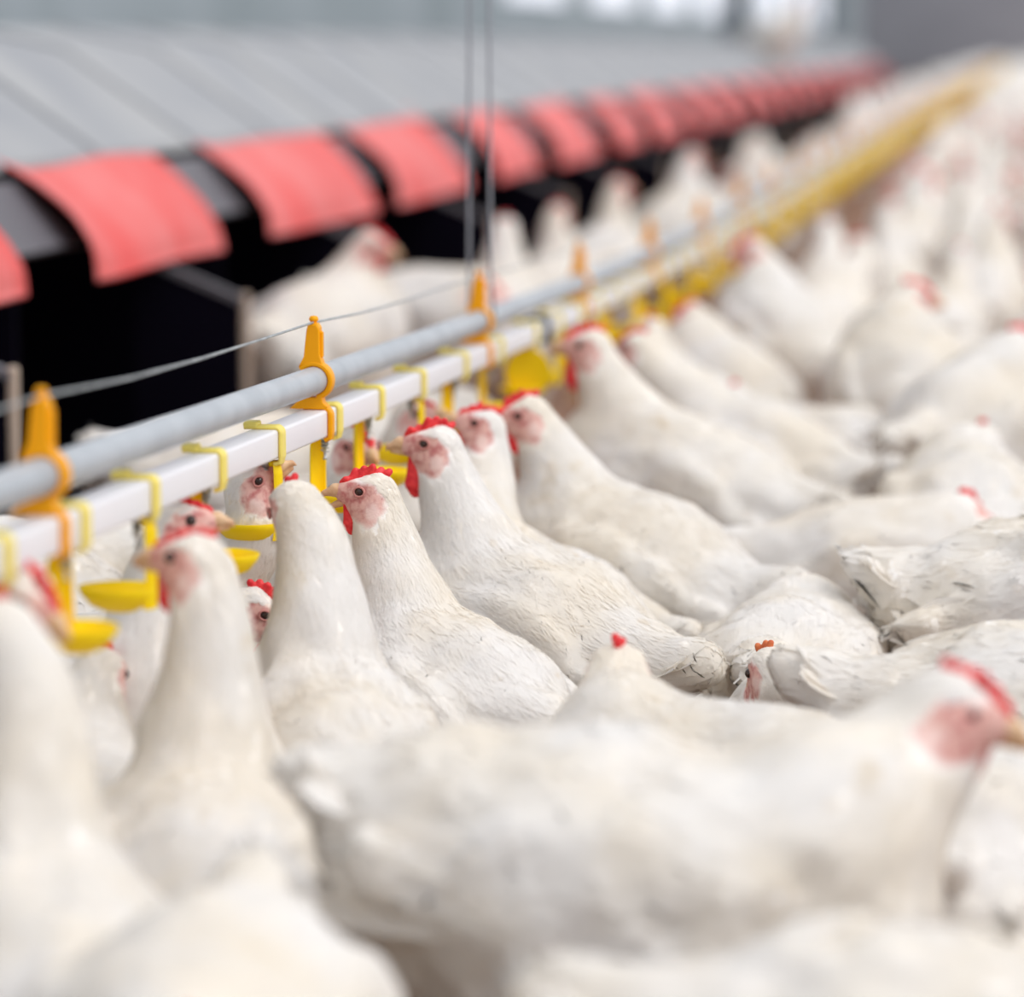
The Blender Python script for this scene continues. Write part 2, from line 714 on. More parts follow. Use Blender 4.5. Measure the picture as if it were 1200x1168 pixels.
def eye_mesh(side):
    m = MB()
    a = np.linspace(0, math.pi, 9)
    m.lathe(np.stack([.0052*np.sin(a)+1e-6, -.0052*np.cos(a)], 1), 16)
    V = np.concatenate(m.v)
    me = mesh_np('eye', V, m.f4, M['eye'])
    return me


EYE = eye_mesh(1)


def lid_mesh():
    m = MB()
    a = np.linspace(0, 2*math.pi, 22, endpoint=False)
    P = np.stack([.0056*np.cos(a), np.zeros(22), .0047*np.sin(a)], 1)
    P = np.concatenate([P, P[:2]])
    m.tube(P, .0012, 6, caps=False)
    return m.mesh('eyelid', M['eyelid'], True)


LID = lid_mesh()


# ------------------------------------------------------------------ the hen
def rotY(a):   # nose-up rotation for positive a (x forward, z up)
    c, s = math.cos(a), math.sin(a)
    return np.array([[c, 0, -s], [0, 1, 0], [s, 0, c]])


def hen_meshes(head, hdir, pitch=.2, h=.0045, feathers=1.0, legs=True, tail_up=.5, plump=.95, fluff=1.0, seed=0, neck_w=1.0, drop=.028, lump=1.0, tail_len=.6, fuzz=9000):
    """meshes of one hen in its own frame: x forward, z up, feet on z = 0.
    head: skull centre, hdir: where it looks."""
    R = np.random.default_rng(seed)
    head = np.array(head, float)
    f = nrm(hdir)
    up = np.array([0, 0, 1.0])
    if abs(f[2]) > .93:
        up = np.array([-1.0, 0, 0.3])*np.sign(f[2])
    u = nrm(up-(up@f)*f)
    r = np.cross(u, f)                 # left
    HM = np.stack([f, r, u], 1)        # columns
    hp = lambda a, b, c: head + HM @ np.array([a, b, c])
    B = rotY(pitch)
    piv = np.array([-.01, 0, .20])
    bp = lambda x, y, z: piv + B @ (np.array([x, y, z])-piv) - np.array([0, 0, drop])

    lo = np.minimum(head-.09, np.array([-.36, -.16, -.015]))
    hi = np.maximum(head+.09, np.array([.26, .16, .42]))
    F = Field(lo, hi, h)
    segs = []                          # (a, b, flow, region)

    def cone(a, ra, b, rb, k, flow=None, reg='body'):
        F.cone(a, ra, b, rb, k)
        segs.append((np.array(a), np.array(b), (ra, rb), nrm(flow if flow is not None else np.array(b)-np.array(a)+1e-6), reg))

    p = plump
    back = B @ np.array([-1, 0, -.12])
    # trunk from breast to rump
    cone(bp(.100, 0, .222), .078*p, bp(.045, 0, .214), .098*p, .02, back)
    cone(bp(.045, 0, .214), .098*p, bp(-.045, 0, .218), .096*p, .02, back)
    cone(bp(-.045, 0, .218), .096*p, bp(-.115, 0, .228), .066*p, .03, B @ np.array([-1, 0, -.05]))
    # fluffy vent under the tail
    cone(bp(-.075, 0, .180), .062*p, bp(-.125, 0, .195), .050*p, .03, B @ np.array([-.8, 0, -.6]), 'fluff')
    # tail root
    tv = B @ np.array([-.075, 0, .065*tail_up+.01])
    t0 = bp(-.125, 0, .240)
    cone(t0, .046, t0+tv, .020, .03, tv, 'tail')
    # belly and keel
    cone(bp(.055, 0, .175), .066*p, bp(-.04, 0, .165), .070*p, .03, B @ np.array([-1, 0, -.3]), 'fluff')
    # neck: from the shoulders, S-curved, to the nape
    n0 = bp(.083, 0, .250)
    n1 = n0 + B @ np.array([.055, 0, .050])
    nape = head - f*.010 - u*.012
    dist = np.linalg.norm(nape-n0)
    t_in = nrm(B @ np.array([.45, 0, .9]))
    t_out = nrm(u*.85 + f*.30)
    P0, P1, P2, P3 = n0, n0+t_in*dist*.36, nape-t_out*dist*.36, nape
    ts = np.linspace(0, 1, 10)
    C = [(1-t)**3*P0+3*(1-t)**2*t*P1+3*(1-t)*t*t*P2+t**3*P3 for t in ts]
    rad = np.interp(ts, [0, .2, .5, .8, 1], [.061*p, .053*p, .0395, .0305, .0250])*neck_w
    for i in range(9):
        cone(C[i], rad[i], C[i+1], rad[i+1], .016 if i == 0 else (.010 if i < 3 else .004), C[i]-C[i+1], 'neck')
    # head
    cone(hp(-.006, 0, -.001), .0235, hp(.022, 0, -.0015), .0118, .006, hp(-1, 0, -.4)-head, 'head')
    for s in (1, -1):
        cone(hp(.008, s*.006, -.010), .0125, hp(-.006, s*.009, -.016), .0150, .006, hp(-1, 0, -.8)-head, 'face')
        cone(hp(.010, s*.003, -.016), .0085, hp(-.002, s*.006, -.024), .0110, .006, hp(-1, 0, -.8)-head, 'face')
        F.ell(hp(-.0085, s*.0195, -.0135), (.0085, .0045, .0095), HM, .004)
        # brow over the eye
        cone(hp(.018, s*.0075, .0065), .0040, hp(-.002, s*.0160, .0105), .0050, .006, hp(-1, 0, -.3)-head, 'face')
    # wings folded against the flanks
    for s in (1, -1):
        a = bp(.065, s*.070*p, .232)
        b = bp(-.045, s*.082*p, .222)
        c = bp(-.135, s*.060*p, .222)
        fl = B @ np.array([-1, 0, -.18])
        RW = B @ np.array([[math.cos(.12), 0, math.sin(.12)], [0, 1, 0], [-math.sin(.12), 0, math.cos(.12)]])
        F.ell(bp(-.010, s*.082*p, .226), (.105, .024, .058), RW, .010)
        segs.append((a, b, (.04, .04), nrm(fl), 'wing'))
        segs.append((b, c, (.04, .03), nrm(fl), 'wing'))
        F.ell(bp(-.105, s*.070*p, .220), (.075, .014, .030), RW, .008)
    # thighs, shanks and toes
    hips = []
    for s in (1, -1):
        k0 = bp(-.005, s*.052, .150)
        hk = np.array([-.025, s*.055, .085])
        ft = np.array([-.002, s*.055, .012])
        cone(k0, .052, hk, .019, .025, np.array([-.2, 0, -1]), 'fluff')
        if legs:
            cone(hk, .0105, ft, .0085, .008, ft-hk, 'leg')
            for ang, ln in ((0, .062), (.5, .052), (-.5, .052), (math.pi, .028)):
                e = ft + np.array([math.cos(ang)*ln, math.sin(ang)*ln, -.004])
                cone(ft, .0075, e, .0062, .004, e-ft, 'leg')

    # soft unevenness of the plumage
    def lattice(cell):
        n = np.ceil(F.n*h/cell).astype(int)+3
        return R.normal(0, 1, n)
    ax = [np.arange(F.n[k])*h for k in range(3)]
    noise = 0
    for cell, amp in ((.052, .0034), (.026, .0022), (.013, .0009)):
        g = lattice(cell)
        for k in range(3):
            t = ax[k]/cell
            i = t.astype(int)
            f_ = t-i
            f_ = f_*f_*(3-2*f_)
            sh = [1, 1, 1]
            sh[k] = -1
            f_ = f_.reshape(sh)
            g = np.take(g, i, axis=k)*(1-f_)+np.take(g, i+1, axis=k)*f_
        noise = noise+g*amp
    gx_, gy_, gz_ = (F.lo[k]+ax[k] for k in range(3))
    hd_ = np.sqrt((gx_[:, None, None]-head[0])**2+(gy_[None, :, None]-head[1])**2+(gz_[None, None, :]-head[2])**2)
    wgt = np.clip((hd_-.05)/.12, 0, 1)*np.clip((gz_[None, None, :]-.09)/.04, 0, 1)*lump
    F.d += (noise*wgt).astype(np.float32)
    V, Q = F.nets()
    for _ in range(2):
        V = V - F.grad(V)*F.sample(V)[:, None]*.8
    # zones
    Hc = (V-head) @ HM
    a, b, c = Hc[:, 0], np.abs(Hc[:, 1]), Hc[:, 2]
    sst = lambda x, e0, e1: np.clip((x-e0)/(e1-e0), 0, 1)**2*(3-2*np.clip((x-e0)/(e1-e0), 0, 1))
    near = sst(-np.sqrt(a*a+b*b+c*c), -.050, -.042)
    wob = .0022*np.sin(a*420+b*260)+.0018*np.sin(c*510+a*190+1.3)
    q = np.sqrt(((a-.004)/.0215)**2+((c+.0075-.10*(a-.004))/.0215)**2) + wob*22
    side = sst(-q, -1.08, -.90) * sst(-(c-.06*a), -.0145+wob*.6, -.0105+wob*.6)
    fore = sst(a+.25*c, .016, .021)
    face = np.clip(np.maximum(side, fore), 0, 1)*near
    lobe = near*sst(-np.sqrt((a+.0070)**2+((c+.0150)*.85)**2), -.0085, -.006)*sst(b, .012, .016)*.85
    leg = np.zeros(len(V))
    if legs:
        leg = sst(-V[:, 2], -.085, -.068)*1.0
    zones = np.stack([face, leg, lobe, np.ones(len(V))], 1).astype(np.float32)
    body = mesh_np('hen', V, Q, M['body'])
    at_ = body.attributes.new('zones', 'FLOAT_COLOR', 'POINT')
    at_.data.foreach_set('color', zones.ravel())

    res = {'body': body, 'HM': HM, 'head': head}
    # ---------------- feathers
    if feathers > 0:
        D = []
        for (sa, sb, (ra, rb), fl, reg) in segs:
            ab = sb-sa
            t = np.clip(((V-sa) @ ab)/max(ab @ ab, 1e-9), 0, 1)
            D.append(np.linalg.norm(V-sa-t[:, None]*ab, axis=1)-(ra+(rb-ra)*t))
        D = np.stack(D, 1)
        w = np.exp(-np.clip(D-D.min(1)[:, None], 0, 1)/.012)
        FL = np.stack([s_[3] for s_ in segs])
        flow = w @ FL
        regs = [s_[4] for s_ in segs]
        reg = np.array(regs)[D.argmin(1)]
        hd = np.linalg.norm(V-head, axis=1)
        #            cell,  L,   W,   lift
        spec = {'body': (.0140, .040, .024, .015), 'wing': (.0140, .046, .022, .019), 'fluff': (.0140, .044, .022, .050),
                'tail': (.014, .055, .022, .05), 'neck': (.0085, .030, .0095, .007), 'head': (.0060, .011, .0062, .012), 'face': (.0060, .011, .0062, .012)}
        roots, dirs, Ls, Ws, Li = [], [], [], [], []
        for rg, (cell, Lf, Wf, lf) in spec.items():
            cell = cell/math.sqrt(feathers)
            m = np.nonzero((reg == rg) & (face < .15) & (leg < .3))[0]
            if len(m) == 0:
                continue
            m = R.permutation(m)
            key = np.floor(V[m]/cell+R.random(3)).astype(np.int64)
            _, ix = np.unique(key[:, 0]*1000003+key[:, 1]*1009+key[:, 2], return_index=True)
            m = m[ix]
            roots.append(V[m]); dirs.append(flow[m])
            n = len(m)
            Ls.append(Lf*(.75+.5*R.random(n))/feathers**.25)
            Ws.append(Wf*(.8+.4*R.random(n))/feathers**.25)
            Li.append(lf*(.25+1.2*R.random(n)**2+.5*(R.random(n) > .95))*(fluff if rg in ('fluff', 'tail', 'body', 'wing') else 1))
        P = np.concatenate(roots); d = np.concatenate(dirs); Lf = np.concatenate(Ls); Wf = np.concatenate(Ws); li = np.concatenate(Li)
        n = len(P)
        d = d/ (np.linalg.norm(d, axis=1)[:, None]+1e-9) + R.normal(0, .13, (n, 3))
        nn = F.grad(P)
        d = d-(d*nn).sum(1)[:, None]*nn
        d /= np.linalg.norm(d, axis=1)[:, None]+1e-9
        sd = np.cross(nn, d)
        tt = np.array([0, .3, .6, .85, 1.0])
        ww = np.array([.35, .9, 1.0, .72, .22])
        cc = np.array([-1, -.45, .45, 1])
        G = np.zeros((n, 5, 4, 3))
        for i in range(5):
            for j in range(4):
                back_tip = 0 if abs(cc[j]) < .5 else -.08*tt[i]
                q = P + d*(Lf*(tt[i]+back_tip))[:, None] + sd*(Wf*.5*ww[i]*cc[j])[:, None]
                for _ in range(2):
                    off = .0003 + np.minimum(li*Lf, .009)*tt[i]**1.6 - (.0002 if abs(cc[j]) > .5 else 0)
                    sdv = F.sample(q)
                    q = q - F.grad(q)*np.clip(sdv-off, -.02, .02)[:, None]
                G[:, i, j] = q
        reach = np.linalg.norm(G-P[:, None, None, :], axis=3).max((1, 2))
        good = (reach < 1.3*Lf+.004) & (np.abs(F.sample(G.reshape(-1, 3))).reshape(n, 20).max(1) < .014)
        G = G[good]
        n = len(G)
        GV = G.reshape(-1, 3)
        base = (np.arange(n)*20)[:, None]
        tq = []
        for i in range(4):
            for j in range(3):
                k = i*4+j
                tq.append([k, k+1, k+5, k+4])
        GF = (base[:, :, None] + np.array(tq)[None]).reshape(-1, 4)
        # fine loose barbs that soften the outline
        nf = int(fuzz*feathers)
        GT = []
        if nf:
            ok = np.nonzero((face < .1) & (leg < .2))[0]
            ix = R.choice(ok, nf)
            q0 = V[ix] + R.normal(0, .001, (nf, 3))
            g0 = F.grad(q0)
            q0 = q0 - g0*(F.sample(q0)-.0006)[:, None]
            fd = flow[ix]/(np.linalg.norm(flow[ix], axis=1)[:, None]+1e-9) + R.normal(0, .22, (nf, 3))
            fd = fd-(fd*g0).sum(1)[:, None]*g0
            fd /= np.linalg.norm(fd, axis=1)[:, None]+1e-9
            sd0 = np.cross(g0, fd)
            isn = np.isin(reg[ix], ['neck', 'head', 'face'])
            ln = np.where(isn, .010, .016)*(.6+.8*R.random(nf))
            ln = np.where(reg[ix] == 'head', .006, ln)
            lf = np.where(isn, .03, .045)*(.4+1.6*R.random(nf)**2)*np.where(reg[ix] == 'fluff', 1.8*fluff, 1)
            q1 = q0 + fd*ln[:, None]
            q1 = q1 - F.grad(q1)*(F.sample(q1)-.0008-lf*ln)[:, None]
            w0 = (np.where(isn, .0008, .0010)*(.7+.6*R.random(nf)))[:, None]
            T3 = np.stack([q0-sd0*w0, q0+sd0*w0, q1], 1).reshape(-1, 3)
            GT = np.arange(3*nf).reshape(-1, 3)+len(GV)
            GV = np.concatenate([GV, T3])
        res['plumage'] = mesh_np('plumage', GV, [GF, GT] if nf else GF, M['vane'])

    # long flight and tail feathers
    def vane_set(name, items):
        VV, FF, nb = [], [], 0
        for (root, dr, side_v, Lq, Wq, curve) in items:
            dr, side_v = nrm(dr), np.asarray(side_v, float)
            side_v = nrm(side_v-(side_v@dr)*dr)
            nv = np.cross(dr, side_v)
            t = np.linspace(0, 1, 8)
            wv = np.interp(t, [0, .12, .5, .85, .95, 1], [.25, .75, 1, .85, .55, .12])*Wq/2
            for i in range(8):
                for cx in (-1, -.3, .3, 1):
                    VV.append(np.asarray(root)+dr*Lq*t[i]+side_v*wv[i]*cx+nv*(curve*Lq*t[i]**2 - .0025*cx*cx))
            for i in range(7):
                for j in range(3):
                    k = nb+i*4+j
                    FF.append([k, k+1, k+5, k+4])
            nb += 32
        return mesh_np(name, np.array(VV), np.array(FF), M['vane'])

    items = []
    for i in range(11):
        q = (i-5)/5
        dr = nrm(tv) + np.array([0, 1, 0])*q*.42 + B @ np.array([0, 0, 1])*(.12-.18*abs(q)) + R.normal(0, .07, 3)
        items.append((t0+tv*.45+np.array([0, q*.018, 0]), dr, B @ np.array([-.35*q*0, 1, -.55*q]), (.088+.018*R.random())*tail_len, .024, -.16))
    res['tail'] = vane_set('tail', items)
    for s in (1, -1):
        items = []
        for i in range(7):
            q = i/6
            root = bp(-.045-.03*q, s*(.094-.012*q)*p, .245-.036*q)
            dr = B @ np.array([-1, -s*.20, -.02-.10*q]) + R.normal(0, .03, 3)
            items.append((root, dr, B @ np.array([0, -s*.25, 1.0]), .110+.010*R.random(), .026, -.03*s))
        res['wing', s] = vane_set('wing', items)
    return res


HENS = []


def hen_pts(x, y, rz, s):
    return [(x+math.cos(rz)*t*s, y+math.sin(rz)*t*s) for t in (-.17, -.08, 0, .08, .16)]


def hen_object(res, loc, rz, s, label, group, comb=None, big_wattle=0, gape=0, detail=2):
    o = link('hen', res['body'])
    o.location = loc
    o.rotation_euler = (0, 0, rz)
    o.scale = (s, s, s)
    tag(o, label, 'hen', group)
    if 'plumage' in res:
        link('plumage', res['plumage'], o)
    link('tail', res['tail'], o)
    if detail > 0:
        for sd in (1, -1):
            link('wing', res['wing', sd], o)
    hm = Matrix(res['HM'].tolist()).to_4x4()
    hm.translation = Vector(res['head'])
    link('comb', comb or random.choice(COMBS), o, mtx=hm)
    link('beak', BEAKS[gape], o, mtx=hm)
    for sd in (1, -1):
        link('wattle', WATTLES[(sd, big_wattle)], o, mtx=hm)
        if detail > 0:
            e = link('eye', EYE, o, mtx=hm @ Matrix.Translation((.0085, sd*.0168, .0030)))
            if detail > 1:
                link('eyelid', LID, o, mtx=hm @ Matrix.Translation((.0088, sd*.0208, .0030)) @ Matrix.Rotation(-sd*.30, 4, 'Z') @ Matrix.Rotation(0, 4, 'X'))
    HENS.extend(hen_pts(loc[0], loc[1], rz, s))
    return o


def place_hen(px, D, heading, hx, hy, hD, look, label, group='hens crowding the drinker line', pitch=.2, s=.9, q=2, up=0.0, fx=None, base=0.0, **kw):
    """px, D: image column and distance of the body; heading in degrees (180 faces the nest side, 90 away);
    hx, hy, hD: where the head is; look: heading of the face, up: its pitch"""
    gx, gy = ground(px, D, .2)
    a = math.radians(heading)
    H = at(hx, hy, hD)
    ca, sa = math.cos(a), math.sin(a)
    if fx is not None:
        # step towards or away from the drinker until the head is above the breast
        v = H-np.array([gx, gy, 0])
        sh = ca*v[0]+sa*v[1]-fx*s
        gx, gy = gx+ca*sh, gy+sa*sh
    v = H-np.array([gx, gy, base])
    loc = np.array([ca*v[0]+sa*v[1], -sa*v[0]+ca*v[1], v[2]])/s
    la = math.radians(look-heading)
    ld = np.array([math.cos(la)*math.cos(up), math.sin(la)*math.cos(up), math.sin(up)])
    if fx is not None:
        kw.setdefault('drop', -.006)
    hk = {k: kw.pop(k) for k in ('comb', 'big_wattle', 'gape') if k in kw}
    h, fe = {2: (.0042, 1.35), 1: (.0055, .9), 0: (.007, .5)}[q]
    nl = np.linalg.norm(loc-np.array([.085, 0, .255]))
    print('LOC', np.round(loc, 3), round(nl, 3), label[:40])
    if nl > .27 or nl < .05 or abs(loc[1]) > .14:
        print('HEN NECK?', label, np.round(loc, 3), round(nl, 3))
    res = hen_meshes(loc, ld, pitch=pitch, h=h, feathers=fe, seed=len(HENS)+11, **kw)
    return hen_object(res, (gx, gy, base), a, s, label, group, detail=2 if q == 2 else 1, **hk)


# ------------------------------------------------------------------ the setting
def structure(o):
    o['kind'] = 'structure'
    return o


PX = -.620                       # the drinker line runs along y at this x
NX = -1.30                       # front of the nest boxes
m = MB()
m.box((-4.2, .3, -.06), (2.6, 80, -.022))
structure(m.build('floor', M['pit']))
# slatted floor near the camera: ribs as the photo shows between the hens
m = MB()
for i in range(150):
    y = 1.0+i*.022
    m.box((-1.15, y-.0065, -.022), (.6, y+.0065, 0.0), .002)
for i in range(24):
    x = -1.15+i*.075
    m.box((x-.005, 1.0, -.022), (x+.005, 4.3, -.003))
m.box((-1.15, 4.3, -.022), (2.5, 79, 0.0))
structure(m.build('floor_slats', M['slat']))

m = MB()
m.box((-4.3, .3, -.06), (-4.2, 80, 3.2))
structure(m.build('wall_left', M['wall']))
m = MB()
m.box((-4.2, 80, -.06), (3.0, 80.15, 3.2))
structure(m.build('wall_far', M['endwall']))
for i in range(9):
    y = 27+i*5.2
    m = MB()
    m.box((-4.2, y, 1.10), (-4.17, y+3.2, 2.1), .01)
    structure(m.build('window_%d' % (i+1), M['window']))

# nest boxes ------------------------------------------------------------
PITCH_N = 1.19
Y0N = 4.47
nest_ord = ['cut off by the left frame edge', 'first whole one from the left', 'second whole one from the left',
            'third whole one from the left', 'fourth whole one from the left', 'fifth whole one from the left',
            'sixth whole one from the left', 'seventh whole one from the left']


def nest_parts(root, var):
    R = random.Random(var)
    # roof: two grey sheets rising to the ridge
    m = MB()
    prof = [(NX-.02, .455), (NX-.118, .577), (NX-.34, .730), (NX-.52, .772), (NX-.60, .755)]
    for k in range(2):
        a0, a1 = k*PITCH_N/2+.004, (k+1)*PITCH_N/2-.004
        up = [(x, z) for x, z in prof[1:]]
        low = [(x+.003, z-.012) for x, z in prof[1:]][::-1]
        m.prism(up+low, a0, a1)
    m.build('roof', M['roof'], root)
    for k in range(2):
        m = MB()
        m.tube([(x, k*PITCH_N/2, z+.002) for x, z in prof[1:]], .0045, 6)
        m.build('roof_seam', M['seam'], root)
    # dark grey sloping front board under the flap
    m = MB()
    m.prism([(NX-.105, .552), (NX-.035, .462), (NX-.045, .455), (NX-.115, .545)], 0, PITCH_N)
    m.build('front_board', M['panel'], root)
    # black interior
    m = MB()
    m.box((NX-.62, .0, .0), (NX-.60, PITCH_N, .74))
    m.box((NX-.60, .0, .02), (NX-.06, PITCH_N, .05))
    m.box((NX-.60, .0, .05), (NX-.07, .012, .50))
    m.build('interior', M['black'], root)
    # black end panel standing out towards the birds, with a rail on top and a wooden post
    m = MB()
    y = .548
    m.prism([(NX-.05, .42), (NX+.115, .355), (NX+.115, .0), (NX-.05, .0)], y, y+.012)
    e = m.build('end_panel', M['black'], root)
    m = MB()
    m.prism([(NX-.05, .432), (NX+.120, .362), (NX+.120, .350), (NX-.05, .420)], y-.004, y+.016)
    m.build('rail', M['panel'], e)
    m = MB()
    m.box((NX+.1155, y-.002, .0), (NX+.1275, y+.014, .368), .003)
    m.build('post', M['wood'], root)
    # red flap, soft sheet lying on the slope and hanging over the edge
    n_u, n_v = 15, 12
    wid = {3: .81, 4: 1.02, 5: .93}.get(var, .95)
    off_ = {3: .11, 4: .015, 5: .015}.get(var, .06)
    T = np.linspace(0, 1, n_v)
    P0 = np.array([[NX-.140, .588], [NX-.078, .538], [NX-.030, .492], [NX+.000, .448], [NX+.010, .414]])
    Pu = np.stack([np.interp(T, np.linspace(0, 1, 5), P0[:, k]) for k in (0, 1)], 1)
    V = []
    for layer in (0, 1):
        for i in range(n_u):
            u = i/(n_u-1)
            lift = .005*math.sin(u*math.pi*2.3+var) + .022*max(0, 1-u*5)**2*(1 if var % 2 else .7)
            for j in range(n_v):
                t = T[j]
                x = Pu[j, 0] + lift*math.sin(t*math.pi)*.5 + .004*math.sin(3*u+5*t+var) - layer*.002
                z = Pu[j, 1] + lift*(.15+.85*math.sin(t*math.pi)) + .003*math.sin(4*u+var*2) - layer*.003
                if u > .8:
                    x -= .05*(u-.8)*t*5*.08
                V.append((x, u*wid+off_+.01*t*(1-u), z))
    F = []
    nn = n_u*n_v
    for i in range(n_u-1):
        for j in range(n_v-1):
            a = i*n_v+j
            F.append((a, a+n_v, a+n_v+1, a+1))
            F.append((nn+a, nn+a+1, nn+a+n_v+1, nn+a+n_v))
    for i in range(n_u-1):
        for j in (0, n_v-1):
            a = i*n_v+j
            F.append((a, nn+a, nn+a+n_v, a+n_v))
    for j in range(n_v-1):
        for i in (0, n_u-1):
            a = i*n_v+j
            F.append((a, a+1, nn+a+1, nn+a))
    link('flap', mesh_np('flap', np.array(V), np.array(F), M['flap']), root)


for i in range(-1, 22):
    if i < len(nest_ord)-1:
        lb = 'black nest box with grey roof and red flap, ' + nest_ord[i+1]
    else:
        lb = 'distant blurred nest box with grey roof and red flap, far end of the nest row'
    if i <= 2:
        root = empty('nest_box', (0, Y0N+i*PITCH_N, 0))
        nest_parts(root, i+3)
        if i == 0:
            proto = root
        protos = root
    else:
        root = copy_tree(proto if i % 2 else protos)
        root.location = (0, Y0N+i*PITCH_N, 0)
    tag(root, lb, 'nest box', 'row of nest boxes')

# posts standing behind the nests
for (px, D, lb) in ((862, 23.2, 'thick blue-grey steel post rising behind the nest roofs'), (975, 39, 'far dark blue-grey steel post near the end wall')):
    gx, gy = ground(px, D, .8)
    m = MB()
    m.box((-.09, -.09, 0), (.09, .09, 3.0), .01)
    m.box((-.14, -.14, 0), (.14, .14, .02), .004)
    o = m.build('steel_post', M['post'], loc=(gx, gy, -.022))
    tag(o, lb, 'post')

# ------------------------------------------------------------------ the drinker line
_pts = [(-60, 655), (0, 633), (180, 562), (373, 486.5), (560, 407), (660, 366), (740, 330), (860, 262), (1000, 182)]
PY, PZ = [], []
for (px, py) in _pts:
    y = on_x(px, PX+.012)
    D = (np.array([PX+.012, y, .42])-CAM) @ c_f
    q = at(px, py, D)
    PY.append(y)
    PZ.append(q[2]-.012)
PY, PZ = np.array(PY), np.array(PZ)
print('pipe', np.round(PY, 2), np.round(PZ, 3))
_co = np.polyfit(PY[:8], PZ[:8], 3)
YL = PY[7]


def pz(y):
    y = np.asarray(y, float)
    return np.where(y < YL, np.polyval(_co, np.minimum(y, YL)), np.polyval(_co, YL))


GZ = .0375                        # height of the grey tube over the white pipe
ys = np.concatenate([np.linspace(1.0, 8, 90), np.linspace(8.4, 75, 60)])
zs = pz(ys)
m = MB()
m.tube(np.stack([np.full_like(ys, PX), ys, zs+GZ], 1), .0122, 20)
o = m.build('grey_tube', M['grey_pipe'], smooth=True)
tag(o, 'long grey round tube running above the white square drinker pipe', 'pipe')
# square pipe with rounded edges
hw, rr = .012, .0028
sec = []
for cx, cz, a0 in ((1, 1, 0), (-1, 1, 90), (-1, -1, 180), (1, -1, 270)):
    for k in range(5):
        a = math.radians(a0+k*22.5)
        sec.append((cx*(hw-rr)+rr*math.cos(a), cz*(hw-rr)+rr*math.sin(a)))
sec = np.array(sec)
n = len(sec)
V = np.concatenate([np.stack([PX+sec[:, 0], np.full(n, y), z+sec[:, 1]], 1) for y, z in zip(ys, zs)])
F = [(i*n+j, i*n+(j+1) % n, (i+1)*n+(j+1) % n, (i+1)*n+j) for i in range(len(ys)-1) for j in range(n)]
o = link('drinker_pipe', mesh_np('drinker_pipe', V, np.array(F)[:, ::-1], M['white_pipe']))
tag(o, 'long white square water pipe carrying the yellow drinkers', 'pipe')

HY = [on_x(x, PX) for x in (52, 369, 561)]
HS = (HY[2]-HY[0])/2
print('hangers', HY, HS)


def make_hanger():
    root = empty('pipe_hanger')
    # tower
    m = MB()
    g = GZ
    m.prism([(-.0135, g+.0115), (-.0088, g+.0205), (-.0062, g+.044), (-.0045, g+.050), (.0030, g+.050), (.0052, g+.046), (.0056, g+.022), (.0085, g+.013)], -.0065, .0065, .06)
    t = m.build('tower', M['orange'], root)
    m = MB()
    m.lathe([(1e-5, g+.0565), (.003, g+.056), (.0042, g+.0540), (.0042, g+.0525), (.003, g+.0515), (.003, g+.0495), (1e-5, g+.0495)][::-1], 14, (-.0008, 0, 0))
    m.build('knob', M['orange'], t)
    m = MB()
    m.box((.0030, -.0025, g+.020), (.0078, .0025, g+.043), .001)
    m.build('rib', M['orange'], t)
    # ring round the grey tube (open to the left)
    m = MB()
    a = np.radians(np.linspace(140, -78, 26))
    m.strip(np.stack([.0146*np.cos(a), g+.0146*np.sin(a)], 1), .0046, .014)
    m.build('ring', M['orange'], root)
    # saddle between the pipes and hook down the side of the white pipe
    m = MB()
    m.prism([(-.0215, .0128), (-.0145, .0190), (-.0060, .0232), (.0075, .0232), (.0085, .0185), (.0125, .0150), (.0100, .0124)], -.007, .007, .05)
    s_ = m.build('saddle', M['orange'], root)
    m = MB()
    a = np.radians(np.linspace(80, 0, 8))
    path = [(.006+.0085*math.cos(q), .0062+.0085*math.sin(q)) for q in a]+[(.0145, .0), (.0145, -.008), (.0138, -.0125), (.0095, -.0146)]
    m.strip(path, .0042, .012)
    m.build('hook', M['orange'], root)
    return root


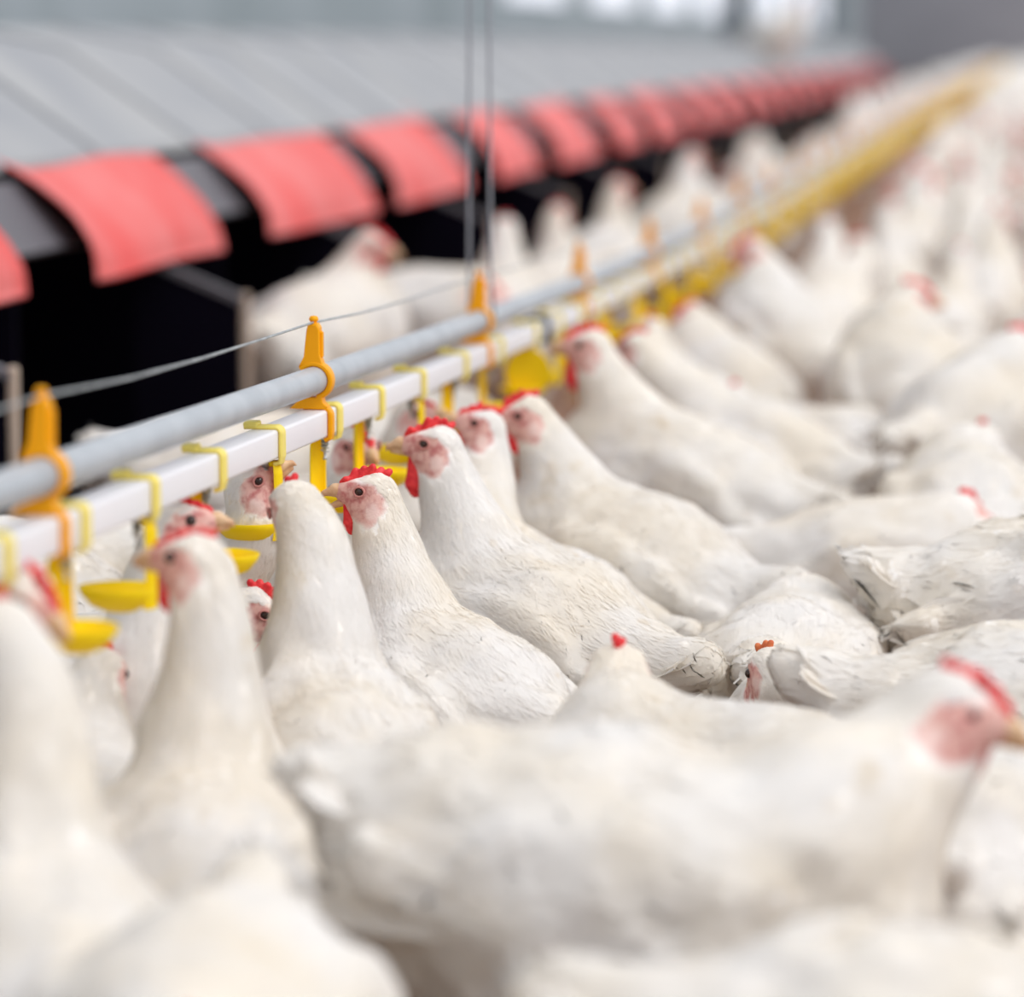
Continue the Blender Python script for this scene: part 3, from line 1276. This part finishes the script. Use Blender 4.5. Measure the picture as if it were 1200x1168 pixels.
def make_drinker(rot, shield=False, cupscale=1.0):
    root = empty('drinker')
    m = MB()
    a = np.radians(np.linspace(90, 0, 7))
    path = [(-.0165, .0136), (-.010, .0138), (.006, .0138)]+[(.0085+.0055*math.cos(q), .0085+.0055*math.sin(q)) for q in a][1:]+[(.0140, .0), (.0140, -.010), (.0128, -.0152), (.008, -.0165)]
    m.strip(path, [.0030, .0030, .0032]+[.0034]*(len(path)-3), .015)
    m.box((-.0170, -.008, .0135), (-.0050, .008, .0185), .0012)
    m.build('clip', M['yellow_lit'], root)
    # nipple: socket, pin and spring
    m = MB()
    m.lathe([(1e-5, -.012), (.0042, -.012), (.0042, -.018), (.0030, -.0185), (.0030, -.024), (.0012, -.0245), (.0012, -.034), (.0019, -.0345), (.0019, -.036), (1e-5, -.036)], 12)
    m.tube([(.0034*math.cos(t), .0034*math.sin(t), -.0185-.0011*t/2) for t in np.linspace(0, 6*math.pi, 40)], .0006, 5)
    m.build('nipple', M['steel'], root, smooth=True)
    # stem + cup turn together around the nipple
    c, s = math.cos(rot), math.sin(rot)
    Rm = Matrix.Rotation(rot, 4, 'Z')
    m = MB()
    # channel: half-round, open towards the cup
    th = np.radians(np.linspace(-80, 80, 11))
    zz = np.array([-.0155, -.018, -.024, -.038, -.054, -.068, -.079])
    rad = np.array([.0066, .0086, .0098, .0102, .0102, .0104, .0110])
    xo = np.array([.0075, .0080, .0084, .0086, .0086, .0082, .0070])
    V, F = [], []
    for z, r_, x_ in zip(zz, rad, xo):
        for k, rk in enumerate((r_, r_-.0017)):
            tt = th if k == 0 else th[::-1]
            for q in tt:
                V.append((x_-.002+rk*math.cos(q)*.75, rk*math.sin(q), z))
    n = 22
    for i in range(len(zz)-1):
        for j in range(n):
            k = (j+1) % n
            F.append((i*n+j, (i+1)*n+j, (i+1)*n+k, i*n+k))
    for i, rv in ((0, 0), (len(zz)-1, 1)):
        for j in range(10):
            f = [i*n+j, i*n+j+1, i*n+20-j, i*n+21-j]
            F.append(f[::-1] if rv else f)
    m.add(V, F)
    m.box((.0030, -.0055, -.0185), (.0125, .0055, -.0140), .001)
    m.build('stem', M['yellow'], root, mtx=Rm, smooth=False)
    m = MB()
    k = cupscale
    prof = [(1e-5, -.0825), (.010, -.0815), (.0185, -.0770), (.0240, -.0690), (.0255, -.0645), (.0250, -.0640), (.0228, -.0690), (.0175, -.0750), (.010, -.0785), (1e-5, -.0795)]
    m.lathe([(a_*k, b_) for a_, b_ in prof], 28, (-.012, 0, 0))
    V = m.v[0]
    V[:, 0] = np.where(V[:, 0] < -.012, -.012+(V[:, 0]+.012)*1.22, V[:, 0])   # pointed lip
    m.build('cup', M['yellow'], root, mtx=Rm, smooth=True)
    if shield:
        m = MB()
        a = np.linspace(0, 2*math.pi, 30, endpoint=False)
        m.prism([(.004+.029*math.cos(q), -.047+.031*math.sin(q)) for q in a], -.0135, -.0105, .02)
        m.build('splash_shield', M['yellow'], root)
    return root


hl = ['large blurred orange hanger clamping the pipes, leftmost of all hangers', 'sharp orange hanger clamping the grey tube above the white pipe, knob on top',
      'orange hanger clamping the pipes where the two grey cords come down', 'blurred orange hanger on the pipes just beyond the grey cords',
      'very blurred orange hanger on the pipes, second beyond the grey cords']
h0 = make_hanger()
for i in range(0, 60):
    y = HY[0]+i*HS if i != 1 else HY[1]
    o = h0 if i == 0 else copy_tree(h0)
    sl = float(pz(y+.05)-pz(y-.05))/.1
    o.location = (PX, y, float(pz(y)))
    o.rotation_euler = (math.atan(sl), 0, 0)
    tag(o, hl[i] if i < len(hl) else 'distant orange hanger melting into the far drinker line', 'hanger', 'orange pipe hangers')

cl = ['yellow drinker cup half cut by the left frame edge', 'yellow drinker hanging just right of the leftmost orange hanger, round cup turned outward',
      'yellow drinker with its cup pointing left behind the head of a drinking hen', 'yellow drinker with long bare stem above the peeking hen, cup turned right',
      'yellow drinker whose wide cup holds the beak of a bent-over hen', 'yellow drinker touching the sharp orange hanger, long stem',
      'yellow drinker right behind the sharp hen with the open beak', 'yellow drinker above the beak of the middle hen',
      'yellow drinker over the raised orange beak of a half hidden hen', 'yellow drinker next to the orange hanger under the cords',
      'yellow drinker with a round shield before the dark clamp on the pipe', 'yellow drinker at the beak of the tall hen beside the dark clamp']
CY = [on_x(x, PX+.012) for x in (8, 98, 180, 259, 328, 396, 446, 495, 545, 587, 628)]
rots = [2.2, 2.4, 0.0, 2.9, 0.1, 2.6, 3.0, .2, 2.7, 3.1, 1.2]
dproto = make_drinker(0.0)
dproto2 = make_drinker(math.pi*.85)
used = set()
CSP = HS/4
i = 0
y = CY[0]
while y < 70:
    if i < len(CY):
        y = CY[i]
        o = make_drinker(rots[i], shield=(i == 10), cupscale=1.0)
    else:
        y = CY[-1]+(i-len(CY)+1)*CSP
        src = dproto if i % 2 else dproto2
        if src.name in used:
            o = copy_tree(src)
        else:
            o = src
            used.add(src.name)
    o.location = (PX, y, float(pz(y)))
    tag(o, cl[i] if i < len(cl) else 'distant yellow drinker blurred into the far part of the line', 'drinker', 'yellow drinkers on the pipe')
    i += 1
    if i > 290:
        break
    if i >= len(CY):
        y = CY[-1]+(i-len(CY)+1)*CSP

# dark clamp on the white pipe
y = on_x(640, PX+.012)
m = MB()
a = np.linspace(0, 2*math.pi, 41)
sq = lambda q: (np.sign(math.cos(q))*abs(math.cos(q))**.55*.0155, np.sign(math.sin(q))*abs(math.sin(q))**.55*.0155)
m.strip([sq(q) for q in a], .005, .018)
o = m.build('pipe_clamp', M['rubber'], loc=(PX, y, float(pz(y))))
tag(o, 'dark rubber clamp around the white pipe beside a raised beak', 'clamp')

# wire on the hanger tops
P = []
for i in range(-1, 40):
    yy = HY[0]+i*HS if i != 1 else HY[1]
    P.append((PX-.001, yy, float(pz(yy))+GZ+.0505))
    for t in (.25, .5, .75):
        y2 = yy+t*HS
        P.append((PX-.001+.0012*math.sin(i*3+t*9), y2, float(pz(y2))+GZ+.0505-.004*math.sin(t*math.pi)+.0012*math.sin(i*5+t*20)))
m = MB()
m.tube(P, .0011, 8)
o = m.build('wire', M['wire'], smooth=True)
tag(o, 'thin grey steel wire strung across the tops of the orange hangers', 'wire')

# suspension cord: two strands from the ceiling looped under the grey tube at the third hanger
yh = HY[2]
z0 = float(pz(yh))+GZ
m = MB()
P = [(PX-.013, yh+.022, 3.2), (PX-.0133, yh+.022, 1.2), (PX-.0145, yh+.022, z0+.03)]
for q in np.radians(np.linspace(180, 360, 9)):
    P.append((PX+.0145*math.cos(q), yh+.022, z0+.0145*math.sin(q)))
P += [(PX+.010, yh+.022, z0+.05), (PX+.0075, yh+.022, 1.0), (PX+.006, yh+.022, 3.2)]
m.tube(P, .0019, 8)
o = m.build('suspension_cord', M['cord'], smooth=True)
tag(o, 'pair of thin grey cords hanging down to the third orange hanger', 'cord')

# ------------------------------------------------------------------ the hens one can single out
exec_hens = True
A = place_hen(385, 2.57, 108, 344, 596, 2.68, 125, 'sharp white hen bent over a yellow cup, seen from behind, left of the open-beaked hen', up=-.75, pitch=.26, s=.86, fx=.16, tail_len=.6)
place_hen(575, 2.74, 140, 432, 578, 2.84, 188, 'sharp white hen with open beak and red comb beside the orange hanger', pitch=.32, s=.84, gape=1, up=.12, fx=.125, drop=-.018)
place_hen(665, 3.05, 150, 507, 522, 3.12, 188, 'white hen in the middle with red wattle and pale beak, tallest neck in focus', pitch=.30, s=.90, big_wattle=1, up=.10, fx=.12)
place_hen(640, 3.28, 154, 563, 499, 3.38, 190, 'white hen half hidden behind the middle hen, raising an orange beak', pitch=.30, s=.84, q=2, up=.30, fx=.12)
place_hen(745, 3.44, 154, 614, 487, 3.48, 195, 'white hen with a jagged red comb just right of the raised orange beak', pitch=.28, s=.92, up=-.15, fx=.12)
place_hen(820, 3.95, 155, 688, 406, 4.00, 185, 'tall white hen stretching to the drinker by the dark clamp on the pipe', pitch=.30, s=.98, q=1, big_wattle=1, up=.05, fx=.12)
place_hen(880, 4.25, 155, 745, 408, 4.28, 150, 'white hen right behind the tall stretching hen, its neck touching that back', pitch=.25, s=.95, q=1, up=-.1, fx=.14)
# near left
place_hen(234, 2.16, 103, 222, 655, 2.26, 172, 'blurred white hen at the left drinking with its back to us', pitch=.24, s=.86, q=1, up=.05, fx=.115, comb=COMB_LOW, tail_len=.5)
place_hen(262, 2.40, 108, 243, 668, 2.45, 130, 'white hen almost hidden behind the blurred drinking hen at the left', pitch=.28, s=.76, q=1, up=.0, fx=.12, comb=COMB_LOW, tail_len=.5)
place_hen(50, 1.88, 112, -4, 745, 1.98, 140, 'very blurred white hen at the left edge with an arched neck', pitch=.30, s=.90, q=1, up=-.5, fx=.13, tail_len=.5)
place_hen(235, 1.75, -85, 225, 1260, 1.60, -85, 'very blurred white back filling the bottom left corner', pitch=.0, s=.95, q=1, up=-.4, tail_len=.4, drop=.0)
# big foreground hen
place_hen(742, 2.02, 4, 1128, 832, 2.02, -12, 'large blurred white hen in front facing right with red-rimmed face', pitch=-.20, s=.99, q=1, up=-.28, tail_up=.0, drop=-.024, plump=1.0, neck_w=1.3, lump=1.4, fluff=2.5, tail_len=.6)
place_hen(1140, 2.20, 78, 1240, 900, 2.34, 60, 'blurred white back right below the beak of the large front hen', pitch=.05, s=.92, q=1, up=-.3, lump=1.6, drop=.0)
place_hen(1080, 1.72, 12, 1420, 1130, 1.72, 10, 'very blurred white back filling the bottom right corner', pitch=.0, s=.95, q=1, up=-.3, lump=1.6, drop=.0)
# middle right
place_hen(850, 2.42, 165, 724, 784, 2.50, 95, 'low white hen seen from behind with only a red comb tip showing', pitch=.05, s=.88, drop=-.006, neck_w=1.12, q=2, up=-.1)
place_hen(1222, 2.62, 2, 1480, 720, 2.62, 0, 'white hen at the right with a ragged tail pointing left', pitch=.0, s=.92, q=2, up=-.2, tail_up=.35, fluff=1.1, drop=-.010, lump=1.5)
place_hen(1010, 2.88, 175, 900, 786, 2.82, 130, 'white hen with a brownish bowed head behind the ragged tail', pitch=.0, s=.80, tail_len=.3, drop=.055, q=1, up=-.6, comb=COMB_ORANGE)
place_hen(1255, 3.20, 12, 1400, 600, 3.25, 10, 'fluffy white hen at the right edge with ruffled rump, above the ragged tail', pitch=.06, s=.98, q=1, up=.0, fluff=1.3, drop=.004, lump=1.8, tail_len=.5)

place_hen(925, 3.14, 84, 980, 722, 3.34, 80, 'white back wedged between the ragged tail and the row of drinking hens', pitch=.05, s=.88, q=1, up=-.5, drop=.042)
# behind the pipe
place_hen(215, 2.84, -5, 303, 716, 2.77, 4, 'white hen peeking out at knee height, facing right with a red comb', group='hens behind the drinker pipe', pitch=.02, s=.84, q=2, up=-.40, fx=.15)
place_hen(262, 3.05, -85, 296, 570, 2.80, 15, 'hen behind the pipe stretching its reddish face up to a nipple', group='hens behind the drinker pipe', pitch=.40, s=.84, q=2, up=.65, fx=.11)
place_hen(120, 2.55, 15, 212, 612, 2.56, 15, 'blurred pink face behind the pipe just above the left drinking hen', group='hens behind the drinker pipe', pitch=.30, s=.84, q=1, up=.1, fx=.11, comb=COMB_LOW)
place_hen(340, 3.42, -30, 421, 524, 3.28, -52, 'white hen face behind the pipe looking at us between two drinkers', group='hens behind the drinker pipe', pitch=.25, s=.86, q=2, up=-.12, fx=.12)
place_hen(430, 3.72, -15, 486, 488, 3.66, -5, 'blurred pink head under the pipe left of the raised orange beak', group='hens behind the drinker pipe', pitch=.25, s=.86, q=1, up=.2, fx=.12)
place_hen(-40, 2.16, 10, 32, 702, 2.10, -25, 'blurred face with a red comb at the left edge below the pipe', group='hens behind the drinker pipe', pitch=.22, s=.84, q=1, up=-.45, fx=.11)
place_hen(66, 2.36, 95, 120, 790, 2.50, 80, 'small blurred white hen low under the leftmost drinkers, head turned away', group='hens behind the drinker pipe', pitch=.1, s=.82, q=1, up=-.5, fx=.16)
for (px_, D_, hd_, hx_, hy_, hD_, lb_) in (
        (150, 3.30, 20, 215, 650, 3.25, 'white back low under the pipe, left of the stretching reddish face'),
        (40, 3.15, 100, 70, 670, 3.3, 'white back low under the pipe at the left edge'),
        (320, 4.25, 40, 360, 560, 4.35, 'white back behind the face that looks at us from under the pipe'),
        (520, 4.55, 60, 540, 500, 4.65, 'white back under the pipe behind the raised orange beak')):
    place_hen(px_, D_, hd_, hx_, hy_, hD_, hd_, lb_, group='hens behind the drinker pipe', pitch=.0, s=.9, q=1, up=-.5, fx=.16)
# in front of the nests
place_hen(395, 5.5, 70, 438, 288, 5.5, -12, 'blurred white hen before the nests with a dark red comb', group='hens between the pipe and the nests', pitch=.2, s=1.08, q=1, up=-.2, fx=.08, drop=-.03)

place_hen(500, 5.9, -20, 570, 345, 5.8, -20, 'blurred white back before the nests under the dark red comb', group='hens between the pipe and the nests', pitch=.05, s=1.08, q=1, up=-.5, drop=-.02)
place_hen(592, 6.3, 95, 592, 268, 6.3, 95, 'upright blurred white hen right of the cords, facing the nests', group='hens between the pipe and the nests', pitch=.35, s=1.0, q=1, up=.0, fx=.10)
place_hen(660, 7.2, 80, 655, 252, 7.2, 60, 'blurred white hen before the dark nests, second right of the cords', group='hens between the pipe and the nests', pitch=.3, s=.95, q=1, up=.0, fx=.10)
place_hen(722, 8.0, 70, 726, 222, 8.0, 40, 'blurred white hen before the dark nests, third right of the cords', group='hens between the pipe and the nests', pitch=.3, s=.98, q=1, up=.0, fx=.10)
place_hen(815, 9.4, 60, 812, 185, 9.4, 40, 'tall blurred white hen before the nests near their far end', group='hens between the pipe and the nests', pitch=.45, s=1.05, q=1, up=.0, fx=.10)
# farther along the line, to the right of it
g2 = 'blurred hens farther along the line'
place_hen(800, 4.75, 125, 762, 388, 4.85, 110, 'blurred white hen at the yellow drinkers, third back from the dark clamp', group=g2, pitch=.30, s=.92, q=1, up=-.1, fx=.13)
place_hen(862, 5.1, 125, 808, 372, 5.25, 200, 'blurred white hen at the yellow drinkers, fourth back from the dark clamp', group=g2, pitch=.35, s=.95, q=1, up=-.3, fx=.13)
place_hen(930, 5.6, 118, 878, 296, 5.75, 200, 'blurred tall white hen stretching to the drinkers, farthest one still told apart', group=g2, pitch=.40, s=1.06, q=1, up=-.2, fx=.13)
place_hen(965, 4.55, 165, 860, 470, 4.6, 100, 'blurred white back lying behind the tall stretching hens', group=g2, pitch=.05, s=.92, q=1, up=-.5)
place_hen(1058, 4.9, 100, 1072, 350, 5.0, 30, 'blurred white hen with raised red-combed head, standing right of the row of drinking hens', group=g2, pitch=.35, s=1.08, q=1, up=-.1, fx=.11)
place_hen(1150, 4.5, 60, 1196, 405, 4.6, 30, 'blurred white hen cut by the right edge, pink face', group=g2, pitch=.3, s=1.05, q=1, up=-.1, fx=.12)
place_hen(1130, 3.95, 95, 1150, 520, 4.1, 95, 'blurred white hen seen from behind, red comb dot, above the low lying hen', group=g2, pitch=.2, s=.98, q=1, up=-.5)
place_hen(1030, 3.72, 20, 1130, 600, 3.74, 40, 'white hen lying low with a small red comb, above the ruffled rump', group=g2, pitch=.08, s=.88, q=1, up=-.4)

# ------------------------------------------------------------------ the flock farther off
LIB = []
for k, (hd, look, up, pit) in enumerate([((.150, 0, .37), 0, -.1, .25), ((.165, .02, .34), .5, -.15, .18), ((.19, -.03, .29), -.6, -.3, .1),
                                         ((.15, .0, .39), -.4, .0, .30), ((.20, .01, .18), .1, -.8, -.02), ((.16, -.02, .35), .9, -.1, .2)]):
    ld = (math.cos(look)*math.cos(up), math.sin(look)*math.cos(up), math.sin(up))
    LIB.append(hen_meshes(hd, ld, pitch=pit, h=.0075, feathers=.35, seed=100+k, fluff=1.5))

far_lab = {'r': 'one of the blurred white hens packed right of the far drinker line',
           'l': 'one of the blurred white hens between the far drinker line and the nests'}
far_grp = {'r': 'far flock right of the line', 'l': 'far flock left of the line'}
first = {}


def scatter(side, x0, x1, y0, y1, count, gap):
    made = 0
    tries = 0
    while made < count and tries < 90000:
        tries += 1
        x = random.uniform(x0, x1)
        y = y0+(y1-y0)*random.random()**1.25
        k = random.randrange(len(LIB))
        rz = random.gauss(1.8 if side == 'r' else 1.4, .6) if random.random() < .8 else random.uniform(0, 2*math.pi)
        mine = hen_pts(x, y, rz, 1.0)
        if side == 'r' and min(a for a, b in mine) < -.49:
            continue
        if side == 'l' and (min(a for a, b in mine) < -1.10 or max(a for a, b in mine) > -.80):
            continue
        if any((a-c)**2+(b-d)**2 < gap*gap for (c, d) in HENS if abs(c-x) < .6 and abs(d-y) < .6 for (a, b) in mine):
            continue
        s = random.uniform(.88, 1.06)
        if k not in first:
            first[k] = hen_object(LIB[k], (x, y, 0), rz, s, far_lab[side], far_grp[side], detail=1)
        else:
            o = copy_tree(first[k])
            o.location = (x, y, 0)
            o.rotation_euler = (0, 0, rz)
            o.scale = (s, s, s)
            tag(o, far_lab[side], 'hen', far_grp[side])
            HENS.extend(mine)
        made += 1
    print('scatter', side, made)


scatter('r', -.36, .22, 3.2, 5.2, 10, .19)
scatter('r', -.44, .15, 4.6, 20, 190, .19)
scatter('r', -.46, -.15, 5.6, 12, 24, .19)
scatter('l', -1.08, -.80, 9.0, 19, 60, .19)

# hen on the nest roof, far off
k = 3
o = copy_tree(first[k]) if k in first else hen_object(LIB[k], (0, 0, 0), 0, 1, '', '')
gx, gy = ground(922, 15.5, .6)
o.location = (NX-.16, on_x(925, NX-.1), .625)
o.rotation_euler = (0, 0, -.4)
tag(o, 'blurred pale hen perched on the nest roofs beside the far red flaps', 'hen', 'hens between the pipe and the nests')

# beyond: too many and too small to count, one object
V0, Q0 = None, None
tmp = Field((-.3, -.15, 0), (.3, .15, .5), .024)
tmp.cone((.09, 0, .22), .085, (-.09, 0, .23), .08, .02)
tmp.cone((.10, 0, .26), .055, (.15, 0, .42), .03, .02)
tmp.cone((-.1, 0, .24), .05, (-.2, 0, .29), .02, .02)
tmp.cone((0, .05, .15), .04, (0, .05, 0.01), .02, .01)
tmp.cone((0, -.05, .15), .04, (0, -.05, 0.01), .02, .01)
V0, Q0 = tmp.nets()
VV, QQ, nb = [], [], 0
for side, x0, x1 in (('r', -.36, .3), ('l', -1.0, -.90)):
    for kk in range(420 if side == 'r' else 200):
        x, y = random.uniform(x0, x1), random.uniform(20.2, 76)
        a = random.uniform(0, 6.28)
        Rz = np.array([[math.cos(a), -math.sin(a), 0], [math.sin(a), math.cos(a), 0], [0, 0, 1]])
        VV.append(V0 @ Rz.T + np.array([x, y, 0]))
        QQ.append(Q0+nb)
        nb += len(V0)
o = link('flock', mesh_np('flock', np.concatenate(VV), np.concatenate(QQ), M['feather']))
tag(o, 'mass of tiny white hens toward the far end of the barn', 'flock', kind='stuff')

print('hens', len(HENS)//5)
